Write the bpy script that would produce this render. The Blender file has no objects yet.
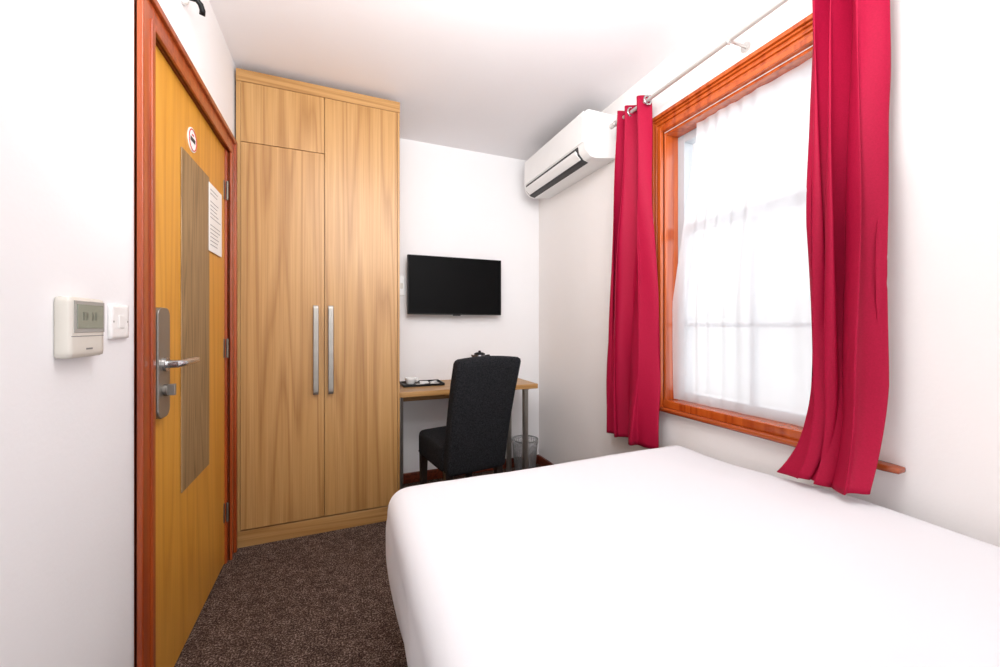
import bpy, math, random
from mathutils import Vector, Matrix, noise
random.seed(4)
scene=bpy.context.scene
try:
    scene.view_settings.view_transform='Standard'
except Exception: pass
COL=scene.collection
ORI={}

# ---------------------------------------------------------------- materials
def newmat(name):
    m=bpy.data.materials.new(name); m.use_nodes=True
    nt=m.node_tree; b=nt.nodes['Principled BSDF']
    return m,nt,b
def N(nt,t,**kw):
    n=nt.nodes.new(t)
    for k,v in kw.items(): setattr(n,k,v)
    return n
def srgb(r,g,b):
    f=lambda c:(c/255/12.92) if c/255<=0.04045 else ((c/255+0.055)/1.055)**2.4
    return (f(r),f(g),f(b),1)
def plain(name,col,rough=0.5,metal=0.0,var=0.06,scale=8,bump=0.0,bscale=60,spec=0.5,coat=0):
    m,nt,b=newmat(name)
    tc=N(nt,'ShaderNodeTexCoord'); no=N(nt,'ShaderNodeTexNoise'); no.inputs['Scale'].default_value=scale
    no.inputs['Detail'].default_value=4
    nt.links.new(tc.outputs['Object'],no.inputs['Vector'])
    r=N(nt,'ShaderNodeValToRGB'); r.color_ramp.elements[0].position=.3; r.color_ramp.elements[1].position=.7
    c=col
    r.color_ramp.elements[0].color=(c[0]*(1-var),c[1]*(1-var),c[2]*(1-var),1)
    r.color_ramp.elements[1].color=(min(1,c[0]*(1+var)),min(1,c[1]*(1+var)),min(1,c[2]*(1+var)),1)
    nt.links.new(no.outputs['Fac'],r.inputs['Fac']); nt.links.new(r.outputs['Color'],b.inputs['Base Color'])
    b.inputs['Roughness'].default_value=rough; b.inputs['Metallic'].default_value=metal
    b.inputs['Specular IOR Level'].default_value=spec
    b.inputs['Coat Weight'].default_value=coat
    if bump:
        n2=N(nt,'ShaderNodeTexNoise'); n2.inputs['Scale'].default_value=bscale; n2.inputs['Detail'].default_value=3
        nt.links.new(tc.outputs['Object'],n2.inputs['Vector'])
        bp=N(nt,'ShaderNodeBump'); bp.inputs['Strength'].default_value=bump; bp.inputs['Distance'].default_value=.01
        nt.links.new(n2.outputs['Fac'],bp.inputs['Height']); nt.links.new(bp.outputs['Normal'],b.inputs['Normal'])
    return m
def wood(name,dark,mid,light,grain=(9,9,0.55),rough=.4,fine=.25,axis='z',coat=0.1,off=0.0,rings=10,finek=22):
    m,nt,b=newmat(name)
    tc=N(nt,'ShaderNodeTexCoord'); mp=N(nt,'ShaderNodeMapping')
    g=list(grain)
    if axis=='x': g=[grain[2],grain[0],grain[1]]
    if axis=='y': g=[grain[0],grain[2],grain[1]]
    mp.inputs['Scale'].default_value=g; mp.inputs['Location'].default_value=(off,off*.7,off*1.3)
    nt.links.new(tc.outputs['Object'],mp.inputs['Vector'])
    n1=N(nt,'ShaderNodeTexNoise'); n1.inputs['Scale'].default_value=1; n1.inputs['Detail'].default_value=1; n1.inputs['Distortion'].default_value=.15
    nt.links.new(mp.outputs['Vector'],n1.inputs['Vector'])
    mul=N(nt,'ShaderNodeMath',operation='MULTIPLY'); mul.inputs[1].default_value=rings
    nt.links.new(n1.outputs['Fac'],mul.inputs[0])
    fr=N(nt,'ShaderNodeMath',operation='FRACT'); nt.links.new(mul.outputs[0],fr.inputs[0])
    r=N(nt,'ShaderNodeValToRGB'); e=r.color_ramp.elements
    e[0].position=0; e[0].color=mid; e[1].position=1; e[1].color=mid
    x=e.new(.45); x.color=light
    x=e.new(.82); x.color=dark
    nt.links.new(fr.outputs[0],r.inputs['Fac'])
    mp2=N(nt,'ShaderNodeMapping'); g2=[q*finek for q in g]
    i='xyz'.index(axis); g2[i]=2.2
    mp2.inputs['Scale'].default_value=g2
    nt.links.new(tc.outputs['Object'],mp2.inputs['Vector'])
    n2=N(nt,'ShaderNodeTexNoise'); n2.inputs['Scale'].default_value=1; n2.inputs['Detail'].default_value=5
    nt.links.new(mp2.outputs['Vector'],n2.inputs['Vector'])
    r2=N(nt,'ShaderNodeValToRGB'); r2.color_ramp.elements[0].position=.3; r2.color_ramp.elements[1].position=.62
    r2.color_ramp.elements[0].color=(.62,.52,.40,1); r2.color_ramp.elements[1].color=(1,1,1,1)
    nt.links.new(n2.outputs['Fac'],r2.inputs['Fac'])
    mx=N(nt,'ShaderNodeMix',data_type='RGBA',blend_type='MULTIPLY'); mx.inputs[0].default_value=fine
    nt.links.new(r.outputs['Color'],mx.inputs[6]); nt.links.new(r2.outputs['Color'],mx.inputs[7])
    nt.links.new(mx.outputs[2],b.inputs['Base Color'])
    b.inputs['Roughness'].default_value=rough; b.inputs['Coat Weight'].default_value=coat
    b.inputs['Coat Roughness'].default_value=.25
    return m

M_wall=plain('wall_paint',srgb(240,239,240),.85,var=.012,scale=2,bump=.04,bscale=90,spec=.2)
M_wallr=plain('wall_paint_warm',srgb(242,238,236),.85,var=.012,scale=2,bump=.04,bscale=90,spec=.2)
M_ceil=plain('ceiling_paint',srgb(243,241,243),.9,var=.01,scale=2,spec=.2)
OA,OB,OC=srgb(166,121,68),srgb(184,140,84),srgb(190,147,92)
M_oak=wood('oak_wardrobe',OA,OB,OC,(8,8,.28),.42,.5,rings=8,finek=18)
M_oak2=wood('oak_wardrobe_b',OA,OB,OC,(8,8,.28),.42,.5,off=3.3,rings=8,finek=18)
M_oakx=wood('oak_horizontal',OA,OB,OC,(8,8,.28),.42,.5,axis='x',rings=7,finek=18)
M_door=wood('door_veneer',srgb(206,142,46),srgb(216,153,52),srgb(222,160,62),(8,8,.35),.38,.32,rings=6)
M_vis=wood('door_inset_panel',srgb(118,94,64),srgb(146,120,84),srgb(160,134,98),(16,16,.6),.4,.5)
M_mahog=wood('mahogany_trim',srgb(140,54,17),srgb(158,66,24),srgb(170,78,32),(20,20,.5),.3,.3,coat=.3,rings=4)
M_mahogy=wood('mahogany_trim_long',srgb(84,34,20),srgb(110,48,28),srgb(122,56,34),(20,20,.5),.35,.3,axis='y',coat=.3,rings=4)
M_winf=wood('window_timber',srgb(160,64,17),srgb(182,80,25),srgb(192,90,32),(20,20,.5),.25,.25,coat=.5,rings=3)
M_winfy=wood('window_timber_long',srgb(140,56,22),srgb(160,70,28),srgb(170,80,36),(20,20,.5),.25,.25,axis='y',coat=.3,rings=3)
M_upvc=plain('white_upvc',srgb(178,183,188),.3,var=.01)
M_steel=plain('brushed_steel',srgb(150,146,140),.38,.85,var=.05,scale=30)
M_plate=plain('satin_steel_plate',srgb(144,140,134),.36,.7,var=.04,scale=30)
M_hinge=plain('aged_steel_hinge',srgb(120,114,106),.45,.7,var=.05)
M_chrome=plain('chrome',srgb(195,195,196),.22,.9,var=.02)
M_rod=plain('pale_rod_metal',srgb(205,203,200),.3,.5,var=.02)
M_white=plain('white_plastic',srgb(242,242,241),.35,var=.01)
M_cream=plain('pale_plastic',srgb(216,212,203),.4,var=.01)
M_grey=plain('grey_plastic',srgb(120,122,122),.4,var=.03)
M_bez=plain('bezel_plastic',srgb(160,160,156),.4,var=.03)
M_lcd=plain('lcd_display',srgb(140,148,136),.2,var=.03)
M_seg=plain('lcd_segments',srgb(104,112,102),.3,var=.03)
M_dark=plain('dark_slot',srgb(46,46,48),.5,var=.05)
M_black=plain('black_plastic',srgb(12,12,13),.4,var=.05,spec=.3)
M_screen=plain('tv_screen',srgb(6,6,7),.5,var=.02,spec=.08)
M_fabric=plain('charcoal_fabric',srgb(39,40,43),.95,var=.6,scale=170,bump=1,bscale=260,spec=.12)
M_darkwood=plain('dark_wood_leg',srgb(32,24,20),.4,var=.1)
M_sheet=plain('white_cotton',srgb(230,230,233),.9,var=.006,scale=3,bump=.05,bscale=25,spec=.15)
M_divan=plain('divan_fabric',srgb(70,66,66),.9,var=.1)
M_paper=plain('paper',srgb(240,240,238),.8,var=.005)
M_ink=plain('ink',srgb(150,150,152),.8,var=.05)
M_red=plain('sign_red',srgb(190,50,50),.5,var=.02)
M_ceramic=plain('white_ceramic',srgb(240,240,238),.15,var=.01)
M_kettle=plain('kettle_steel',srgb(120,120,124),.25,.9,var=.05)

M_cur,nt,b=newmat('crimson_curtain')
tc=N(nt,'ShaderNodeTexCoord'); no=N(nt,'ShaderNodeTexNoise'); no.inputs['Scale'].default_value=220
nt.links.new(tc.outputs['Object'],no.inputs['Vector'])
r=N(nt,'ShaderNodeValToRGB'); r.color_ramp.elements[0].color=srgb(144,6,44); r.color_ramp.elements[1].color=srgb(172,12,58)
nt.links.new(no.outputs['Fac'],r.inputs['Fac']); nt.links.new(r.outputs['Color'],b.inputs['Base Color'])
b.inputs['Roughness'].default_value=.65
b.inputs['Specular IOR Level'].default_value=.2

M_carpet,nt,b=newmat('speckled_carpet')
tc=N(nt,'ShaderNodeTexCoord')
no=N(nt,'ShaderNodeTexNoise'); no.inputs['Scale'].default_value=170; no.inputs['Detail'].default_value=3; no.inputs['Roughness'].default_value=.7
n3=N(nt,'ShaderNodeTexNoise'); n3.inputs['Scale'].default_value=45; n3.inputs['Detail'].default_value=2
nt.links.new(tc.outputs['Object'],no.inputs['Vector']); nt.links.new(tc.outputs['Object'],n3.inputs['Vector'])
ad=N(nt,'ShaderNodeMath',operation='MULTIPLY_ADD'); ad.inputs[1].default_value=.22; 
nt.links.new(n3.outputs['Fac'],ad.inputs[0]); nt.links.new(no.outputs['Fac'],ad.inputs[2])
r=N(nt,'ShaderNodeValToRGB'); e=r.color_ramp.elements
e[0].position=.50; e[0].color=srgb(50,39,35); e[1].position=.78; e[1].color=srgb(170,148,135)
x=e.new(.63); x.color=srgb(86,69,61)
nt.links.new(ad.outputs[0],r.inputs['Fac']); nt.links.new(r.outputs['Color'],b.inputs['Base Color'])
b.inputs['Roughness'].default_value=1; b.inputs['Specular IOR Level'].default_value=.1
bp=N(nt,'ShaderNodeBump'); bp.inputs['Strength'].default_value=.7; bp.inputs['Distance'].default_value=.01
nt.links.new(no.outputs['Fac'],bp.inputs['Height']); nt.links.new(bp.outputs['Normal'],b.inputs['Normal'])

def mixmat(name,fac,kind,col=(1,1,1,1)):
    m=bpy.data.materials.new(name); m.use_nodes=True; nt=m.node_tree; nt.nodes.clear()
    o=N(nt,'ShaderNodeOutputMaterial'); mx=N(nt,'ShaderNodeMixShader'); tr=N(nt,'ShaderNodeBsdfTransparent')
    if kind=='glass':
        g=N(nt,'ShaderNodeBsdfGlossy'); g.inputs['Roughness'].default_value=.02
        mx.inputs[0].default_value=fac
        nt.links.new(tr.outputs[0],mx.inputs[1]); nt.links.new(g.outputs[0],mx.inputs[2])
    else:
        d=N(nt,'ShaderNodeBsdfDiffuse'); d.inputs['Color'].default_value=col
        t=N(nt,'ShaderNodeBsdfTranslucent'); t.inputs['Color'].default_value=col
        m2=N(nt,'ShaderNodeMixShader'); m2.inputs[0].default_value=.45
        nt.links.new(d.outputs[0],m2.inputs[1]); nt.links.new(t.outputs[0],m2.inputs[2])
        tc=N(nt,'ShaderNodeTexCoord'); no=N(nt,'ShaderNodeTexNoise'); no.inputs['Scale'].default_value=5
        nt.links.new(tc.outputs['Object'],no.inputs['Vector'])
        mr=N(nt,'ShaderNodeMapRange'); mr.inputs['To Min'].default_value=fac-.06; mr.inputs['To Max'].default_value=fac+.06
        nt.links.new(no.outputs['Fac'],mr.inputs['Value']); nt.links.new(mr.outputs[0],mx.inputs[0])
        nt.links.new(tr.outputs[0],mx.inputs[1]); nt.links.new(m2.outputs[0],mx.inputs[2])
    nt.links.new(mx.outputs[0],o.inputs['Surface'])
    return m
M_glass=mixmat('window_glass',.06,'glass')
M_voile=mixmat('white_voile',.62,'v',(.83,.83,.85,1))
M_mesh=mixmat('bin_clear_plastic',.30,'v',(.75,.76,.78,1))

# ---------------------------------------------------------------- builders
class MB:
    def __init__(s,T=None): s.v=[];s.f=[];s.T=T
    def add(s,vs,fs):
        o=len(s.v)
        for p in vs:
            p=Vector(p)
            if s.T is not None: p=s.T@p
            s.v.append(p)
        s.f+= [tuple(i+o for i in f) for f in fs]; return s
    def box(s,lo,hi):
        x0,y0,z0=lo;x1,y1,z1=hi
        return s.add([(x0,y0,z0),(x1,y0,z0),(x1,y1,z0),(x0,y1,z0),(x0,y0,z1),(x1,y0,z1),(x1,y1,z1),(x0,y1,z1)],
          [(0,3,2,1),(4,5,6,7),(0,1,5,4),(1,2,6,5),(2,3,7,6),(3,0,4,7)])
    def ring(s,x0,x1,y0,y1,z0,z1,w,bottom=True,wb=None):
        s.box((x0,y0,z0),(x1,y0+w,z1)); s.box((x0,y1-w,z0),(x1,y1,z1))
        s.box((x0,y0+w,z1-w),(x1,y1-w,z1))
        if bottom: s.box((x0,y0+w,z0),(x1,y1-w,z0+(wb or w)))
        return s
    def cyl(s,p0,p1,r0,r1=None,n=24,cap=True):
        if r1 is None:r1=r0
        p0=Vector(p0);p1=Vector(p1);d=(p1-p0).normalized()
        a=d.orthogonal().normalized();b2=d.cross(a)
        vs=[];fs=[]
        for i in range(n):
            t=2*math.pi*i/n;u=a*math.cos(t)+b2*math.sin(t)
            vs+= [p0+u*r0,p1+u*r1]
        for i in range(n):
            j=(i+1)%n; fs.append((2*i,2*j,2*j+1,2*i+1))
        if cap:
            fs.append(tuple(2*i for i in range(n))[::-1]); fs.append(tuple(2*i+1 for i in range(n)))
        return s.add(vs,fs)
    def lathe(s,c,prof,n=32,axis='z'):
        vs=[];fs=[];m=len(prof)
        for i in range(n):
            t=2*math.pi*i/n
            for r_,h in prof:
                if axis=='z': vs.append((c[0]+r_*math.cos(t),c[1]+r_*math.sin(t),c[2]+h))
                else: vs.append((c[0]+h,c[1]+r_*math.cos(t),c[2]+r_*math.sin(t)))
        for i in range(n):
            j=(i+1)%n
            for k in range(m-1): fs.append((i*m+k,j*m+k,j*m+k+1,i*m+k+1))
        return s.add(vs,fs)
    def torus(s,c,R,r,axis='y',n=28,k=10):
        vs=[];fs=[]
        for i in range(n):
            t=2*math.pi*i/n
            for j in range(k):
                q=2*math.pi*j/k; a=(R+r*math.cos(q))
                if axis=='y': vs.append((c[0]+a*math.cos(t),c[1]+r*math.sin(q),c[2]+a*math.sin(t)))
                elif axis=='z': vs.append((c[0]+a*math.cos(t),c[1]+a*math.sin(t),c[2]+r*math.sin(q)))
                else: vs.append((c[0]+r*math.sin(q),c[1]+a*math.cos(t),c[2]+a*math.sin(t)))
        for i in range(n):
            for j in range(k):
                fs.append((i*k+j,((i+1)%n)*k+j,((i+1)%n)*k+(j+1)%k,i*k+(j+1)%k))
        return s.add(vs,fs)
    def tube(s,pts,r,n=12):
        pts=[Vector(p) for p in pts]; vs=[];fs=[]
        prev=None
        for i,p in enumerate(pts):
            d=(pts[min(i+1,len(pts)-1)]-pts[max(i-1,0)]).normalized()
            a=d.orthogonal().normalized() if prev is None else (prev-d*prev.dot(d)).normalized()
            prev=a; b2=d.cross(a)
            for j in range(n):
                t=2*math.pi*j/n; vs.append(p+(a*math.cos(t)+b2*math.sin(t))*r)
        for i in range(len(pts)-1):
            for j in range(n):
                k=(j+1)%n; fs.append((i*n+j,i*n+k,(i+1)*n+k,(i+1)*n+j))
        fs.append(tuple(range(n))[::-1]); fs.append(tuple((len(pts)-1)*n+j for j in range(n)))
        return s.add(vs,fs)
    def rbox(s,lo,hi,r,n=(10,10,10),fn=None):
        lo=Vector(lo);hi=Vector(hi);c=(lo+hi)/2;h=(hi-lo)/2
        idx={};vs=[];fs=[]
        def vert(i,j,k):
            key=(i,j,k)
            if key in idx:return idx[key]
            u=[2*i/n[0]-1,2*j/n[1]-1,2*k/n[2]-1]
            u=[math.copysign(abs(q)**.7,q) for q in u]
            p=Vector([u[a]*h[a] for a in range(3)])
            inner=Vector([max(-(h[a]-r),min(h[a]-r,p[a])) for a in range(3)])
            d=p-inner
            if d.length>1e-9:
                d=d.normalized()*r
            q=c+inner+d
            if fn:q=Vector(fn(q))
            idx[key]=len(vs);vs.append(q);return idx[key]
        for k in (0,n[2]):
            for i in range(n[0]):
                for j in range(n[1]):
                    f=(vert(i,j,k),vert(i+1,j,k),vert(i+1,j+1,k),vert(i,j+1,k)); fs.append(f if k else f[::-1])
        for j in (0,n[1]):
            for i in range(n[0]):
                for k in range(n[2]):
                    f=(vert(i,j,k),vert(i+1,j,k),vert(i+1,j,k+1),vert(i,j,k+1)); fs.append(f if not j else f[::-1])
        for i in (0,n[0]):
            for j in range(n[1]):
                for k in range(n[2]):
                    f=(vert(i,j,k),vert(i,j+1,k),vert(i,j+1,k+1),vert(i,j,k+1)); fs.append(f if i else f[::-1])
        return s.add(vs,fs)
    def extr(s,prof,y0,y1):
        n=len(prof); vs=[(x,y0,z) for x,z in prof]+[(x,y1,z) for x,z in prof]
        fs=[(i,(i+1)%n,(i+1)%n+n,i+n) for i in range(n)]+[tuple(range(n))[::-1],tuple(range(n,2*n))]
        return s.add(vs,fs)
    def make(s,name,mat,parent=None,bevel=0,smooth=False,label=None,cat=None,solid=0,sub=0,kind=None,seg=2,group=None):
        lo=Vector([min(p[a] for p in s.v) for a in range(3)]);hi=Vector([max(p[a] for p in s.v) for a in range(3)])
        c=(lo+hi)/2
        if parent is None: c.z=lo.z
        me=bpy.data.meshes.new(name); me.from_pydata([p-c for p in s.v],[],s.f); me.update()
        import bmesh
        bm=bmesh.new(); bm.from_mesh(me); bmesh.ops.recalc_face_normals(bm,faces=bm.faces); bm.to_mesh(me); bm.free()
        me.materials.append(mat)
        ob=bpy.data.objects.new(name,me); COL.objects.link(ob)
        ORI[ob.name]=c.copy()
        if parent: ob.parent=parent; ob.location=c-ORI[parent.name]
        else: ob.location=c
        if smooth:
            for p in me.polygons:p.use_smooth=True
        if solid:
            md=ob.modifiers.new('s','SOLIDIFY');md.thickness=solid;md.offset=0
        if sub:
            md=ob.modifiers.new('sub','SUBSURF');md.levels=sub;md.render_levels=sub
        if bevel:
            md=ob.modifiers.new('b','BEVEL');md.width=bevel;md.segments=seg;md.limit_method='ANGLE';md.angle_limit=math.radians(40)
            for p in me.polygons:p.use_smooth=True
            md2=ob.modifiers.new('w','WEIGHTED_NORMAL'); md2.keep_sharp=True
        if label: ob['label']=label
        if cat: ob['category']=cat
        if kind: ob['kind']=kind
        if group: ob['group']=group
        return ob
def sharp(ob,deg=35):
    me=ob.data
    try: me.set_sharp_from_angle(angle=math.radians(deg))
    except Exception: pass
def empty(name,loc,label,cat,kind=None,group=None):
    e=bpy.data.objects.new(name,None); e.empty_display_size=.05; e.location=loc; COL.objects.link(e)
    ORI[e.name]=Vector(loc); e['label']=label; e['category']=cat
    if kind:e['kind']=kind
    if group:e['group']=group
    return e

# ---------------------------------------------------------------- dimensions
XL,XR,YB,YR,ZC=-.50,1.52,2.86,-2.2,2.48
MB().box((XL-.2,YR-.2,-.1),(XR+.25,YB+.2,0)).make('floor',M_carpet,label='dark brown speckled carpet floor',cat='floor',kind='structure')
MB().box((XL-.2,YR-.2,ZC),(XR+.25,YB+.2,ZC+.1)).make('ceiling',M_ceil,label='plain matt white ceiling',cat='ceiling',kind='structure')
MB().box((XL-.2,YB,0),(XR+.25,YB+.15,ZC)).make('wall_back',M_wall,label='plain white painted wall behind the desk',cat='wall',kind='structure')
MB().box((XL-.2,YR-.15,0),(XR+.25,YR,ZC)).make('wall_front',M_wall,label='plain white painted wall behind the bed head',cat='wall',kind='structure')
DY0,DY1,DZ=1.37,2.245,2.0
w=MB(); w.box((XL-.15,YR,0),(XL,DY0,ZC)); w.box((XL-.15,DY1,0),(XL,YB,ZC)); w.box((XL-.15,DY0,DZ),(XL,DY1,ZC))
w.make('wall_left',M_wall,label='white painted wall holding the oak door',cat='wall',kind='structure')
WY0,WY1,WZ0,WZ1=.74,1.515,.752,2.11
w=MB(); w.box((XR,YR,0),(XR+.2,WY0,ZC)); w.box((XR,WY1,0),(XR+.2,YB,ZC)); w.box((XR,WY0,0),(XR+.2,WY1,WZ0)); w.box((XR,WY0,WZ1),(XR+.2,WY1,ZC))
w.make('wall_right',M_wallr,label='white painted wall with the timber window',cat='wall',kind='structure')

def bboard(name,lo,hi,lab):
    MB().box(lo,hi).make(name,M_mahogy,bevel=.006,label=lab,cat='baseboard',kind='structure')
bboard('baseboard_back',(.34,YB-.018,0),(XR-.018,YB,.075),'reddish brown timber skirting along the desk wall')
bboard('baseboard_right',(XR-.018,YR,0),(XR,YB,.075),'reddish brown timber skirting below the window')
bboard('baseboard_left',(XL,YR,0),(XL+.018,1.29,.075),'reddish brown timber skirting beside the door')

# ---------------------------------------------------------------- door
D=empty('door_1',(XL,1.8,0),'yellow oak veneered door in a mahogany frame','door','structure')
fr=MB()
cy0,cy1,cz=1.308,2.33,2.065
for (dx,i,wd) in ((-.002,0,.09),(.008,.0,.022),(.004,.068,.022)):
    a=cy0+i; b_=cy1-i; z=cz-i
    fr.box((XL,a,0),(XL+.012+dx,a+wd,z)); fr.box((XL,b_-wd,0),(XL+.012+dx,b_,z)); fr.box((XL,a+wd,z-wd),(XL+.012+dx,b_-wd,z))
fr.box((XL-.15,DY0,0),(XL,DY0+.03,DZ)); fr.box((XL-.15,DY1-.03,0),(XL,DY1,DZ)); fr.box((XL-.15,DY0+.03,DZ-.02),(XL,DY1-.03,DZ))
fr.make('door_frame',M_mahog,D,bevel=.003)
LX=XL-.008
leaf=MB().box((LX-.044,DY0+.032,.008),(LX,DY1-.032,DZ-.023)).make('door_leaf',M_door,D,bevel=.002,label='yellow oak veneered door leaf')
MB().box((LX,1.66,.56),(LX+.004,1.965,1.755)).make('inset_panel',M_vis,leaf,bevel=.0015,label='grey brown wood grain inset panel')
h=MB(); 
ys,ye,zs,ze=1.425,1.510,.862,1.192; rr=.026
out=[]
for (cy,cz_,a0) in ((ye-rr,ze-rr,0),(ys+rr,ze-rr,90),(ys+rr,zs+rr,180),(ye-rr,zs+rr,270)):
    for i in range(10):
        t=math.radians(a0+10*i); out.append((cy+rr*math.cos(t),cz_+rr*math.sin(t)))
n=len(out); vs=[(LX,y,z) for y,z in out]+[(LX+.020,y,z) for y,z in out]
h.add(vs,[(i,(i+1)%n,(i+1)%n+n,i+n) for i in range(n)]+[tuple(range(n))[::-1],tuple(range(n,2*n))])
hp=h.make('handle',M_plate,leaf,bevel=.003,seg=3,label='brushed steel lock plate with lever')
lv=MB(); lv.cyl((LX+.020,1.468,1.022),(LX+.028,1.468,1.022),.021); lv.cyl((LX+.028,1.468,1.022),(LX+.055,1.468,1.022),.012)
lv.tube([(LX+.050,1.468,1.022),(LX+.059,1.474,1.023),(LX+.063,1.49,1.024),(LX+.063,1.55,1.024),(LX+.060,1.60,1.024)],.011)
o=lv.make('lever',M_chrome,hp,smooth=True); sharp(o)
kc=MB(); kc.cyl((LX+.020,1.468,.945),(LX+.030,1.468,.945),.018); kc.box((LX+.030,1.462,.928),(LX+.047,1.474,.962)); 
kc.make('thumb_turn',M_steel,hp,bevel=.001)
for z in (.25,1.03,1.78):
    q=MB(); q.cyl((XL+.004,DY1-.034,z-.045),(XL+.004,DY1-.034,z+.045),.005); q.box((LX,DY1-.050,z-.045),(LX+.002,DY1-.034,z+.045))
    o=q.make('hinge',M_hinge,D,smooth=True); sharp(o)

S=MB().cyl((LX,1.77,1.825),(LX+.003,1.77,1.825),.044,n=40).make('door_sticker',M_paper,smooth=True,label='round white sticker with thin red ring on the door',cat='sign'); sharp(S)  # sticker in no-smoking style: red ring with a dark bar
q=MB(); q.torus((LX+.003,1.77,1.825),.038,.0022,'x'); q.make('red_ring',M_red,S,smooth=True)
q=MB(); q.box((LX+.003,1.746,1.818),(LX+.0045,1.794,1.832)); q.make('symbol_bar',M_dark,S)
q=MB(); q.box((LX+.003,1.762,1.84),(LX+.0045,1.778,1.846)); q.make('symbol_mark',M_red,S)
P=MB().box((LX+.0045,1.955,1.45),(LX+.006,2.14,1.735)).make('notice_sheet',M_paper,label='white printed notice sheet fixed to the door',cat='notice')
q=MB()
for i in range(15):
    z=1.71-i*.0165
    if i in(2,8):continue
    q.box((LX+.006,1.97,z-.002),(LX+.0064,1.97+random.uniform(.09,.155),z+.001))
q.make('printed_text',M_ink,P)

F=MB().lathe((XL,1.64,2.262),[(0,.0),(.024,.0),(.026,.006),(.02,.016),(.01,.022),(0,.024)],axis='x').make('wall_hook',M_white,smooth=True,label='small white wall fitting with curved black arm above the door',cat='wall fitting')
q=MB(); q.tube([(XL+.02,1.64,2.262),(XL+.04,1.645,2.265),(XL+.05,1.655,2.258),(XL+.053,1.665,2.245),(XL+.05,1.672,2.232)],.009); q.make('arm',M_black,F,smooth=True)

# thermostat
T=MB().rbox((XL-.001,.998,1.075),(XL+.024,1.118,1.195),.006,(4,8,8)).make('thermostat',M_cream,smooth=True,label='pale wall thermostat with grey display beside the door',cat='thermostat')
MB().box((XL+.024,1.010,1.125),(XL+.0252,1.114,1.188)).make('display_bezel',M_bez,T,bevel=.001)
MB().box((XL+.0252,1.018,1.133),(XL+.026,1.107,1.181)).make('display',M_lcd,T)
q=MB()
for y in (1.036,1.047,1.066,1.077):
    q.box((XL+.026,y,1.149),(XL+.0263,y+.006,1.166))
q.make('display_segments',M_seg,T)
q=MB(); q.box((XL+.0235,1.004,1.117),(XL+.0243,1.112,1.1185)); q.make('cover_seam',M_grey,T)
q=MB(); q.box((XL+.0235,1.05,1.09),(XL+.0243,1.072,1.0935)); q.make('badge',M_grey,T)
T=MB().rbox((XL-.001,1.184,1.107),(XL+.008,1.266,1.189),.003,(3,8,8)).make('light_switch',M_white,smooth=True,label='single white plastic light switch beside the door frame',cat='light switch')
MB().box((XL+.008,1.214,1.133),(XL+.0098,1.238,1.163)).make('rocker',M_white,T,bevel=.0008)
for y in (1.193,1.257):
    q=MB(); q.cyl((XL+.008,y,1.148),(XL+.0084,y,1.148),.0025); q.make('screw',M_bez,T)

# ---------------------------------------------------------------- wardrobe
WX0,WX1,WY=-.490,.325,2.345
Wd=empty('wardrobe',(-.08,2.6,0),'light oak fitted wardrobe with steel bar handles','wardrobe')
bd=MB(); bd.box((WX0,WY+.002,.085),(WX0+.020,YB-.005,2.39)); bd.box((WX1-.012,WY+.002,.085),(WX1,YB-.005,2.39))
bd.box((WX0+.018,YB-.02,.085),(WX1-.012,YB-.005,2.39)); bd.box((WX0+.018,WY+.022,.085),(WX1-.012,YB-.02,.1))
bd.box((WX0+.018,WY+.022,2.37),(WX1-.012,YB-.02,2.39)); bd.box((WX0+.018,WY+.02,2.05),(WX1-.012,YB-.02,2.09)); bd.box((-.10,WY+.02,.1),(-.055,YB-.02,2.37))
bd.make('body',M_oak,Wd,bevel=.001)
MB().box((WX0,WY-.003,2.387),(WX1+.001,YB-.006,2.448)).make('cornice',M_oakx,Wd,bevel=.0015)
MB().box((WX0,WY+.004,0),(WX1-.002,YB-.02,.083)).make('plinth',M_oakx,Wd,bevel=.002)
d1=MB().box((-.4685,WY-.002,.092),(-.080,WY+.018,2.0765)).make('door',M_oak,Wd,bevel=.001)
d2=MB().box((-.4685,WY-.002,2.0795),(-.080,WY+.018,2.385)).make('door',M_oak2,Wd,bevel=.001)
d3=MB().box((-.077,WY-.002,.092),(.311,WY+.018,2.385)).make('door',M_oak2,Wd,bevel=.001)
for d,x in ((d1,-.120),(d3,-.046)):
    q=MB(); q.rbox((x-.014,WY-.036,.765),(x+.014,WY-.027,1.245),.003,(8,6,20)); q.cyl((x,WY-.030,.83),(x,WY-.002,.83),.006); q.cyl((x,WY-.030,1.18),(x,WY-.002,1.18),.006)
    o=q.make('handle',M_steel,d,smooth=True,label='brushed steel bar handle'); sharp(o,50)

# ---------------------------------------------------------------- desk
Dk=empty('desk',(.8,2.6,0),'light oak desk top on round steel legs','desk')
MB().box((.335,2.42,.697),(1.28,YB-.004,.73)).make('desk_top',M_oakx,Dk,bevel=.003)
for (x,y) in ((1.215,2.49),(1.215,2.78),(.365,2.62),(.365,2.78)):
    q=MB(); q.cyl((x,y,0),(x,y,.697),.021); q.cyl((x,y,.685),(x,y,.697),.028); o=q.make('leg',M_steel,Dk,smooth=True); sharp(o)
MB().box((.40,2.80,.60),(1.18,2.82,.697)).make('modesty_rail',M_oakx,Dk,bevel=.002)

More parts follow.
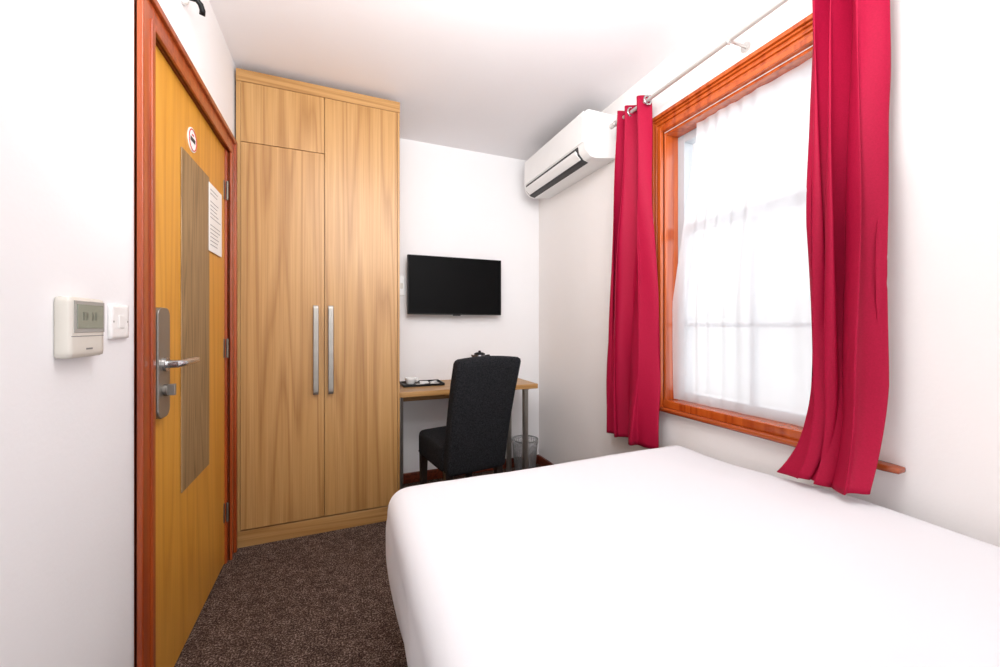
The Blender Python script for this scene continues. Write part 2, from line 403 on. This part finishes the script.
q=MB(); q.box((.385,2.60,.73),(.66,2.79,.736)); q.box((.385,2.60,.736),(.391,2.79,.746)); q.box((.654,2.60,.736),(.66,2.79,.746)); q.box((.391,2.60,.736),(.654,2.606,.746)); q.box((.391,2.784,.736),(.654,2.79,.746))
q.make('serving_tray',M_black,bevel=.001,label='black serving tray on the desk',cat='tray')
def cup(x,y):
    q=MB(); q.lathe((x,y,.7365),[(0,0),(.024,0),(.027,.006),(.036,.032),(.038,.045),(.035,.045),(.033,.032),(.024,.008),(0,.008)])
    c=q.make('cup',M_ceramic,smooth=True,label='white ceramic cup on the black tray',cat='cup')
    q=MB(); q.tube([(x+.035,y-.006,.774),(x+.052,y-.01,.773),(x+.056,y-.01,.764),(x+.048,y-.009,.755),(x+.033,y-.006,.753)],.0035,8); q.make('handle',M_ceramic,c,smooth=True)
cup(.445,2.70)
def sachet(x,y,a,z=.7365):
    T=Matrix.Translation((x,y,z))@Matrix.Rotation(a,4,'Z')
    MB(T).rbox((-.03,-.012,0),(.03,.012,.009),.004,(8,4,3)).make('sachet',M_paper,smooth=True,label='white paper sachet on the black tray',cat='sachet',group='sachets on the tray')
sachet(.50,2.63,.3); sachet(.60,2.635,-.4); sachet(.54,2.69,.1); sachet(.61,2.72,.7); sachet(.545,2.74,-.2)
kx,ky=.925,2.64
K=empty('kettle',(kx,ky,.73),'dark steel electric kettle on the desk','kettle')
q=MB(); q.lathe((kx,ky,.73),[(.0,.0),(.065,0),(.065,.018),(.06,.02),(.062,.04),(.056,.1),(.045,.17),(.04,.198)]); q.make('body',M_kettle,K,smooth=True)
q=MB(); q.lathe((kx,ky,.73),[(.04,.198),(.038,.208),(.025,.214),(.010,.216),(.010,.226),(0,.228)]); q.make('lid',M_black,K,smooth=True)
q=MB(); q.tube([(kx+.04,ky,.915),(kx+.07,ky,.92),(kx+.085,ky,.895),(kx+.085,ky,.82),(kx+.06,ky,.79)],.010); q.make('handle',M_black,K,smooth=True)
q=MB(); q.add([(kx-.038,ky-.018,.925),(kx-.038,ky+.018,.925),(kx-.065,ky,.93),(kx-.047,ky,.88)],[(0,1,2),(0,2,3),(1,3,2),(0,3,1)]); q.make('spout',M_kettle,K)

# ---------------------------------------------------------------- chair
ca=math.radians(9)
CT=Matrix.Translation((.686,2.03,0))@Matrix.Rotation(ca,4,'Z')
C=empty('dining_chair',(.686,2.03,0),'charcoal fabric high back chair tucked at the desk','chair')
def backfn(p):
    t=max(0,(p.z-.36)/.63)
    x=p.x*(.95+.05*min(1,t*1.3)); y=p.y-.16*t**1.35
    y+= .018*math.cos(p.x/.2*1.4)*t-.018*t*.2
    return (x,y,p.z+ .014*(math.cos(p.x/.2*1.5)-.5)*(1 if t>.8 else 0))
MB(CT).rbox((-.187,-.04,.345),(.187,.04,.972),.022,(14,6,20),backfn).make('backrest',M_fabric,C,smooth=True)
def seatfn(p):
    z=p.z
    if z>.47: z+=.012*math.cos(p.x/.21*1.4)*math.cos((p.y-.24)/.23*1.3)
    return (p.x,p.y,z)
MB(CT).rbox((-.184,.03,.345),(.184,.41,.495),.028,(14,14,8),seatfn).make('seat',M_fabric,C,smooth=True)
q=MB(CT); q.tube([(-.182,.045,.372),(-.182,.395,.372)],.003,8); q.make('piping',M_fabric,C,smooth=True)
for (x,y,dx,dy) in ((-.155,.02,0,-.05),(.155,.02,0,-.05),(-.156,.38,0,.01),(.156,.38,0,.01)):
    q=MB(CT); vs=[]
    a,b_=.021,.014
    for (c0,c1,z,s_) in ((x,y,.36,a),(x+dx,y+dy,0,b_)):
        vs+=[(c0-s_,c1-s_,z),(c0+s_,c1-s_,z),(c0+s_,c1+s_,z),(c0-s_,c1+s_,z)]
    q.add(vs,[(0,1,2,3),(7,6,5,4),(0,4,5,1),(1,5,6,2),(2,6,7,3),(3,7,4,0)])
    q.make('leg',M_darkwood,C,bevel=.002)

# ---------------------------------------------------------------- bin
bx,by=1.315,2.70
B=empty('waste_bin',(bx,by,0),'small wire waste bin with clear liner by the desk leg','bin')
q=MB()
for i in range(28):
    t=2*math.pi*i/28
    for s_ in (1,-1):
        t2=t+s_*.35
        q.tube([(bx+.075*math.cos(t),by+.075*math.sin(t),.008),(bx+.088*math.cos((t+t2)/2),by+.088*math.sin((t+t2)/2),.135),(bx+.098*math.cos(t2),by+.098*math.sin(t2),.262)],.0014,5)
q.torus((bx,by,.09),.082,.0015,'z'); q.torus((bx,by,.18),.091,.0015,'z')
ob=q.make('wire_basket',M_grey,B,smooth=True)
q=MB(); q.lathe((bx,by,0),[(0,.006),(.070,.006),(.073,.02),(.092,.26),(.102,.268),(.103,.24)]); q.make('bin_liner',M_mesh,B,smooth=True)
q=MB(); q.torus((bx,by,.264),.099,.004,'z'); q.make('rim',M_grey,B,smooth=True)
q=MB(); q.torus((bx,by,.006),.075,.005,'z'); q.make('base_ring',M_grey,B,smooth=True)

# ---------------------------------------------------------------- TV
TV=empty('television',(.79,2.80,1.42),'black flat screen television mounted on the wall','television')
q=MB(); q.box((.437,2.765,1.215),(1.145,2.795,1.635)); q.make('housing',M_black,TV,bevel=.003)
q=MB(); q.box((.442,2.7635,1.224),(1.140,2.766,1.630)); q.make('screen',M_screen,TV)
q=MB(); q.box((.52,2.795,1.26),(1.06,2.815,1.5)); q.box((.7,2.815,1.32),(.9,YB,1.52)); q.make('bracket',M_dark,TV,bevel=.004)
q=MB(); q.box((.765,2.764,1.207),(.82,2.775,1.215)); q.make('sensor',M_dark,TV)
T=MB().box((.385,YB-.012,1.35),(.43,YB,1.49)).make('wall_socket',M_white,bevel=.003,label='narrow white socket plate on the wall by the television',cat='socket')
q=MB(); q.box((.398,YB-.014,1.40),(.417,YB-.012,1.44)); q.make('socket_module',M_cream,T,bevel=.001)

# ---------------------------------------------------------------- air conditioner
A=empty('air_conditioner',(1.41,2.27,2.09),'white wall mounted split air conditioner near the ceiling','air conditioner')
dz=.018
def ex(pr): return [(x,z+dz) for x,z in pr]
prof=ex([(1.519,2.365),(1.325,2.365),(1.306,2.355),(1.299,2.335),(1.296,2.26),(1.297,2.17),(1.303,2.13),(1.335,2.098),(1.365,2.09),(1.519,2.110)])
AY0,AY1=1.88,2.67
q=MB(); q.extr(prof,AY0,AY1); q.make('body',M_white,A,bevel=.004,seg=3)
q=MB(); q.extr(ex([(1.296,2.355),(1.291,2.348),(1.289,2.26),(1.290,2.180),(1.294,2.175),(1.300,2.185),(1.300,2.355)]),AY0+.012,AY1-.012); q.make('front_panel',M_white,A,bevel=.002)
q=MB(); q.extr(ex([(1.2935,2.168),(1.2985,2.125),(1.333,2.093),(1.365,2.086),(1.365,2.10),(1.31,2.135),(1.305,2.168)]),AY0+.07,AY1-.03); q.make('air_outlet',M_dark,A)
q=MB(); q.extr(ex([(1.283,2.146),(1.286,2.149),(1.325,2.107),(1.321,2.100),(1.290,2.126)]),AY0+.08,AY1-.04); q.make('louver_flap',M_white,A,bevel=.001)
q=MB(); q.box((1.36,AY0+.05,2.366+dz),(1.50,AY1-.05,2.369+dz)); q.make('intake_grille',M_grey,A)

# ---------------------------------------------------------------- window
W=empty('window_1',(XR,1.1,.72),'orange brown timber window with white sash','window','structure')
oy0,oy1,oz0,oz1=.665,1.59,.725,2.205
q=MB()
q.ring(XR-.012,XR,oy0,oy1,oz0,oz1,.080,bottom=False)
q.ring(XR-.032,XR,oy0,oy1,oz0,oz1,.018,bottom=False)
q.ring(XR-.022,XR,oy0+.018,oy1-.018,oz0,oz1-.018,.010,bottom=False)
q.ring(XR-.020,XR,oy0+.038,oy1-.038,oz0,oz1-.040,.010,bottom=False)
q.ring(XR-.026,XR+.01,oy0+.058,oy1-.058,oz0,oz1-.070,.022,bottom=False)
q.ring(XR,XR+.085,WY0,WY1,WZ0,WZ1,.012)
q.box((XR-.012,oy0+.08,.728),(XR+.002,oy1-.08,.763))
q.make('timber_casing',M_winf,W,bevel=.003,label='glossy orange brown moulded timber casing')
q=MB(); q.rbox((XR-.042,.60,.708),(XR+.01,1.60,.729),.009,(5,20,4)); q.make('sill',M_winfy,W,smooth=True)
q=MB()
sx=XR+.085; y0,y1,z0,z1=WY0+.0,WY1-.0,WZ0,WZ1
q.ring(sx,sx+.06,y0,y1,z0,z1,.050)
q.box((sx+.005,y0+.05,1.595),(sx+.055,y1-.05,1.645))
q.box((sx+.015,y0+.05,1.13),(sx+.045,y1-.05,1.150))
q.box((sx+.015,(y0+y1)/2-.011,z0+.05),(sx+.045,(y0+y1)/2+.011,1.595))
q.make('sash',M_upvc,W,bevel=.003,label='white sash with meeting rail')
q=MB(); q.box((sx+.028,y0+.04,z0+.04),(sx+.032,y1-.04,z1-.04)); q.make('glass_pane',M_glass,W)

q=MB(); nu,nv=300,30
vs=[];fs=[]
for i in range(nu+1):
    for j in range(nv+1):
        u=i/nu;t=j/nv
        ya=.76; yb=1.355+.135*min(1,max(0,t-.05)*1.7)
        y=ya+(yb-ya)*u
        env=.3+.7*math.sin(math.pi*min(1,max(0,t)))**.6
        x=XR+.045+env*(.009*math.sin(u*52+2.6*math.sin(u*7+1)+t*.5)+.009*math.sin(u*22+t*.9))
        vs.append((x,y,2.096-t*(2.096-.768)))
for i in range(nu):
    for j in range(nv):
        a=i*(nv+1)+j; fs.append((a,a+1,a+nv+2,a+nv+1))
q.add(vs,fs)
q.make('net_curtain',M_voile,smooth=True,label='sheer white voile net curtain over the window glass',cat='net curtain')

# ---------------------------------------------------------------- curtain rod
RX,RZ=1.42,2.262
R=empty('curtain_rod',(RX,1.15,RZ),'slim pale metal curtain rod above the window','curtain rod')
q=MB(); q.cyl((RX,.5,RZ),(RX,1.775,RZ),.0095); o=q.make('rod',M_rod,R,smooth=True); sharp(o)
for y,s_ in ((.5,-1),(1.775,1)):
    q=MB(); q.cyl((RX,y,RZ),(RX,y+s_*.03,RZ),.014); o=q.make('finial',M_rod,R,smooth=True); sharp(o)
for y in (.56,1.08,1.765):
    q=MB(); q.cyl((RX,y,RZ-.0),(XR-.008,y,RZ-.0),.006); q.cyl((XR-.008,y,RZ),(XR,y,RZ),.020); q.torus((RX,y,RZ),.013,.004,'y'); o=q.make('bracket',M_rod,R,smooth=True); sharp(o)

def curtain(label,top,bot,zb,nf,phase,amp_t,amp_b,seed=0,pool=0,rings=(0,)):
    nu,nv=280,80; vs=[];fs=[]
    ztop=RZ+.035
    for i in range(nu+1):
        u=i/nu
        for j in range(nv+1):
            t=j/nv
            e=t*t*(3-2*t)
            a=top[0]+(bot[0]-top[0])*e; b_=top[1]+(bot[1]-top[1])*e
            uw=u+.065*math.sin(2*math.pi*u+seed)+.035*math.sin(4*math.pi*u+seed*2)*t
            ph=2*math.pi*nf*uw+phase
            wob=(1.1*math.sin(t*2.6+u*4+seed)+.6*math.sin(t*6+u*9+seed))*min(1,t*3)
            amp=amp_t+(amp_b-amp_t)*e
            nn=noise.noise(Vector((u*4,t*3.5,seed)))
            am=amp*(1+.5*math.sin(u*8+3.5*t+seed)*min(1,2*t)+.6*nn)
            fx=math.sin(ph+wob)
            k=max(0,(t-.80)/.20) if pool else 0
            y=a+(b_-a)*u + .018*math.sin(2*ph+wob)*min(1,t*2)*(1-.6*k)
            x=RX+am*fx*(1-.60*k)+.005*math.sin(u*31+t*7+seed)*t*(1-k)+.018*nn*min(1,2*t)
            x=min(x,1.455)
            z=ztop-(ztop-zb)*t
            if k>0:
                x-=pool*k*k; y+=pool*(.9*k*k+.5*k**6)*max(0,u-.3)
                z=max(z,zb+.03*(1-k)*(1-k))+.004*math.sin(ph*.5+1)*k*k+.004*k*k+.02*(1-u)*k*k
            vs.append((x,y,z))
    for i in range(nu):
        for j in range(nv):
            a=i*(nv+1)+j; fs.append((a,a+1,a+nv+2,a+nv+1))
    q=MB().add(vs,fs)
    ob=q.make('curtain',M_cur,smooth=True,label=label,cat='curtain',solid=.003,group='crimson eyelet curtains')
    for yy in rings:
        q=MB(); q.torus((RX,yy,RZ),.021,.005,'y'); q.make('eyelet',M_chrome,ob,smooth=True)
curtain('crimson eyelet curtain hanging at the far window edge',(1.525,1.735),(1.48,1.865),.53,3,.5,.032,.044,seed=1.0,rings=(1.52,1.64))
curtain('crimson eyelet curtain falling onto the bed',(.608,.80),(.612,.81),.638,3,1.0,.028,.036,seed=2.3,pool=.06,rings=(.63,.70))

# ---------------------------------------------------------------- bed
BD=empty('bed',(.8,.3,0),'double bed with a smooth white sheet below the window','bed')
def sst(a,b,x):
    t=max(0,min(1,(x-a)/(b-a))); return t*t*(3-2*t)
def bedfn(p):
    z=p.z; x=p.x; y=p.y
    if x<.5:
        w_=(0.5-x)/.36
        tuck=max(0,(.40-z))/.34
        x+= .075*tuck**1.5*min(1,w_)
    if z>.5:
        n=noise.noise(Vector((p.x*2.2,y*2.2,1)))*.008+noise.noise(Vector((p.x*6,y*3,4)))*.004
        z+=n+.026*sst(.8,1.4,p.x)*sst(1.15,.6,y)
    else:
        n=noise.noise(Vector((x*5,y*7,z*2)))*.010
        if x<.5: x+=n
        y+=n*.6
    return (x,y,z)
q=MB(); q.rbox((.142,-.72,.07),(1.475,1.385,.598),.070,(46,60,22),bedfn); q.make('fitted_sheet',M_sheet,BD,smooth=True,sub=1,label='smooth white cotton sheet')
MB().box((.27,-.66,.03),(1.40,1.28,.12)).make('divan_base',M_divan,BD,bevel=.01)
for x in (.33,1.34):
    for y in (-.6,1.2):
        MB().cyl((x,y,0),(x,y,.035),.025).make('leg',M_black,BD)

# ---------------------------------------------------------------- lights
def area(name,loc,rot,sx_,sy_,pw,col=(1,1,1)):
    l=bpy.data.lights.new(name,'AREA'); l.shape='RECTANGLE'; l.size=sx_; l.size_y=sy_; l.energy=pw; l.color=col
    o=bpy.data.objects.new(name,l); o.location=loc; o.rotation_euler=rot; COL.objects.link(o); return o
area('far_wall_fill',(.25,.60,2.28),(math.radians(64),0,math.radians(-22)),1.1,.4,16,(1,.99,.98))  # added fill aimed at the far end of the room; no fixture here
area('ceiling_fill',(.4,.5,1.86),(math.radians(180-54),0,math.radians(-8)),1.1,.4,17,(1,1,1))  # added fill thrown up and forward to lift the ceiling; no real lamp
area('rear_fill',(.5,-2.1,1.5),(math.radians(94),0,0),1.8,1.7,33,(1,1,1))  # added broad fill from behind the camera, evens out the room
area('daylight',(XR+.55,1.1,1.55),(0,math.radians(90),0),1.9,1.6,15,(.96,.98,1))
w=bpy.data.worlds.new('world'); scene.world=w; w.use_nodes=True
bg=w.node_tree.nodes['Background']; bg.inputs['Color'].default_value=(.97,.985,1,1); bg.inputs['Strength'].default_value=1.0

# ---------------------------------------------------------------- camera
cam=bpy.data.cameras.new('camera'); co=bpy.data.objects.new('camera',cam); COL.objects.link(co)
cam.sensor_width=36; cam.lens=14.04; cam.shift_y=-.0085; cam.clip_start=.02
co.location=(0,0,1.14); co.rotation_euler=(math.radians(90),0,-math.atan(160/390))
scene.camera=co
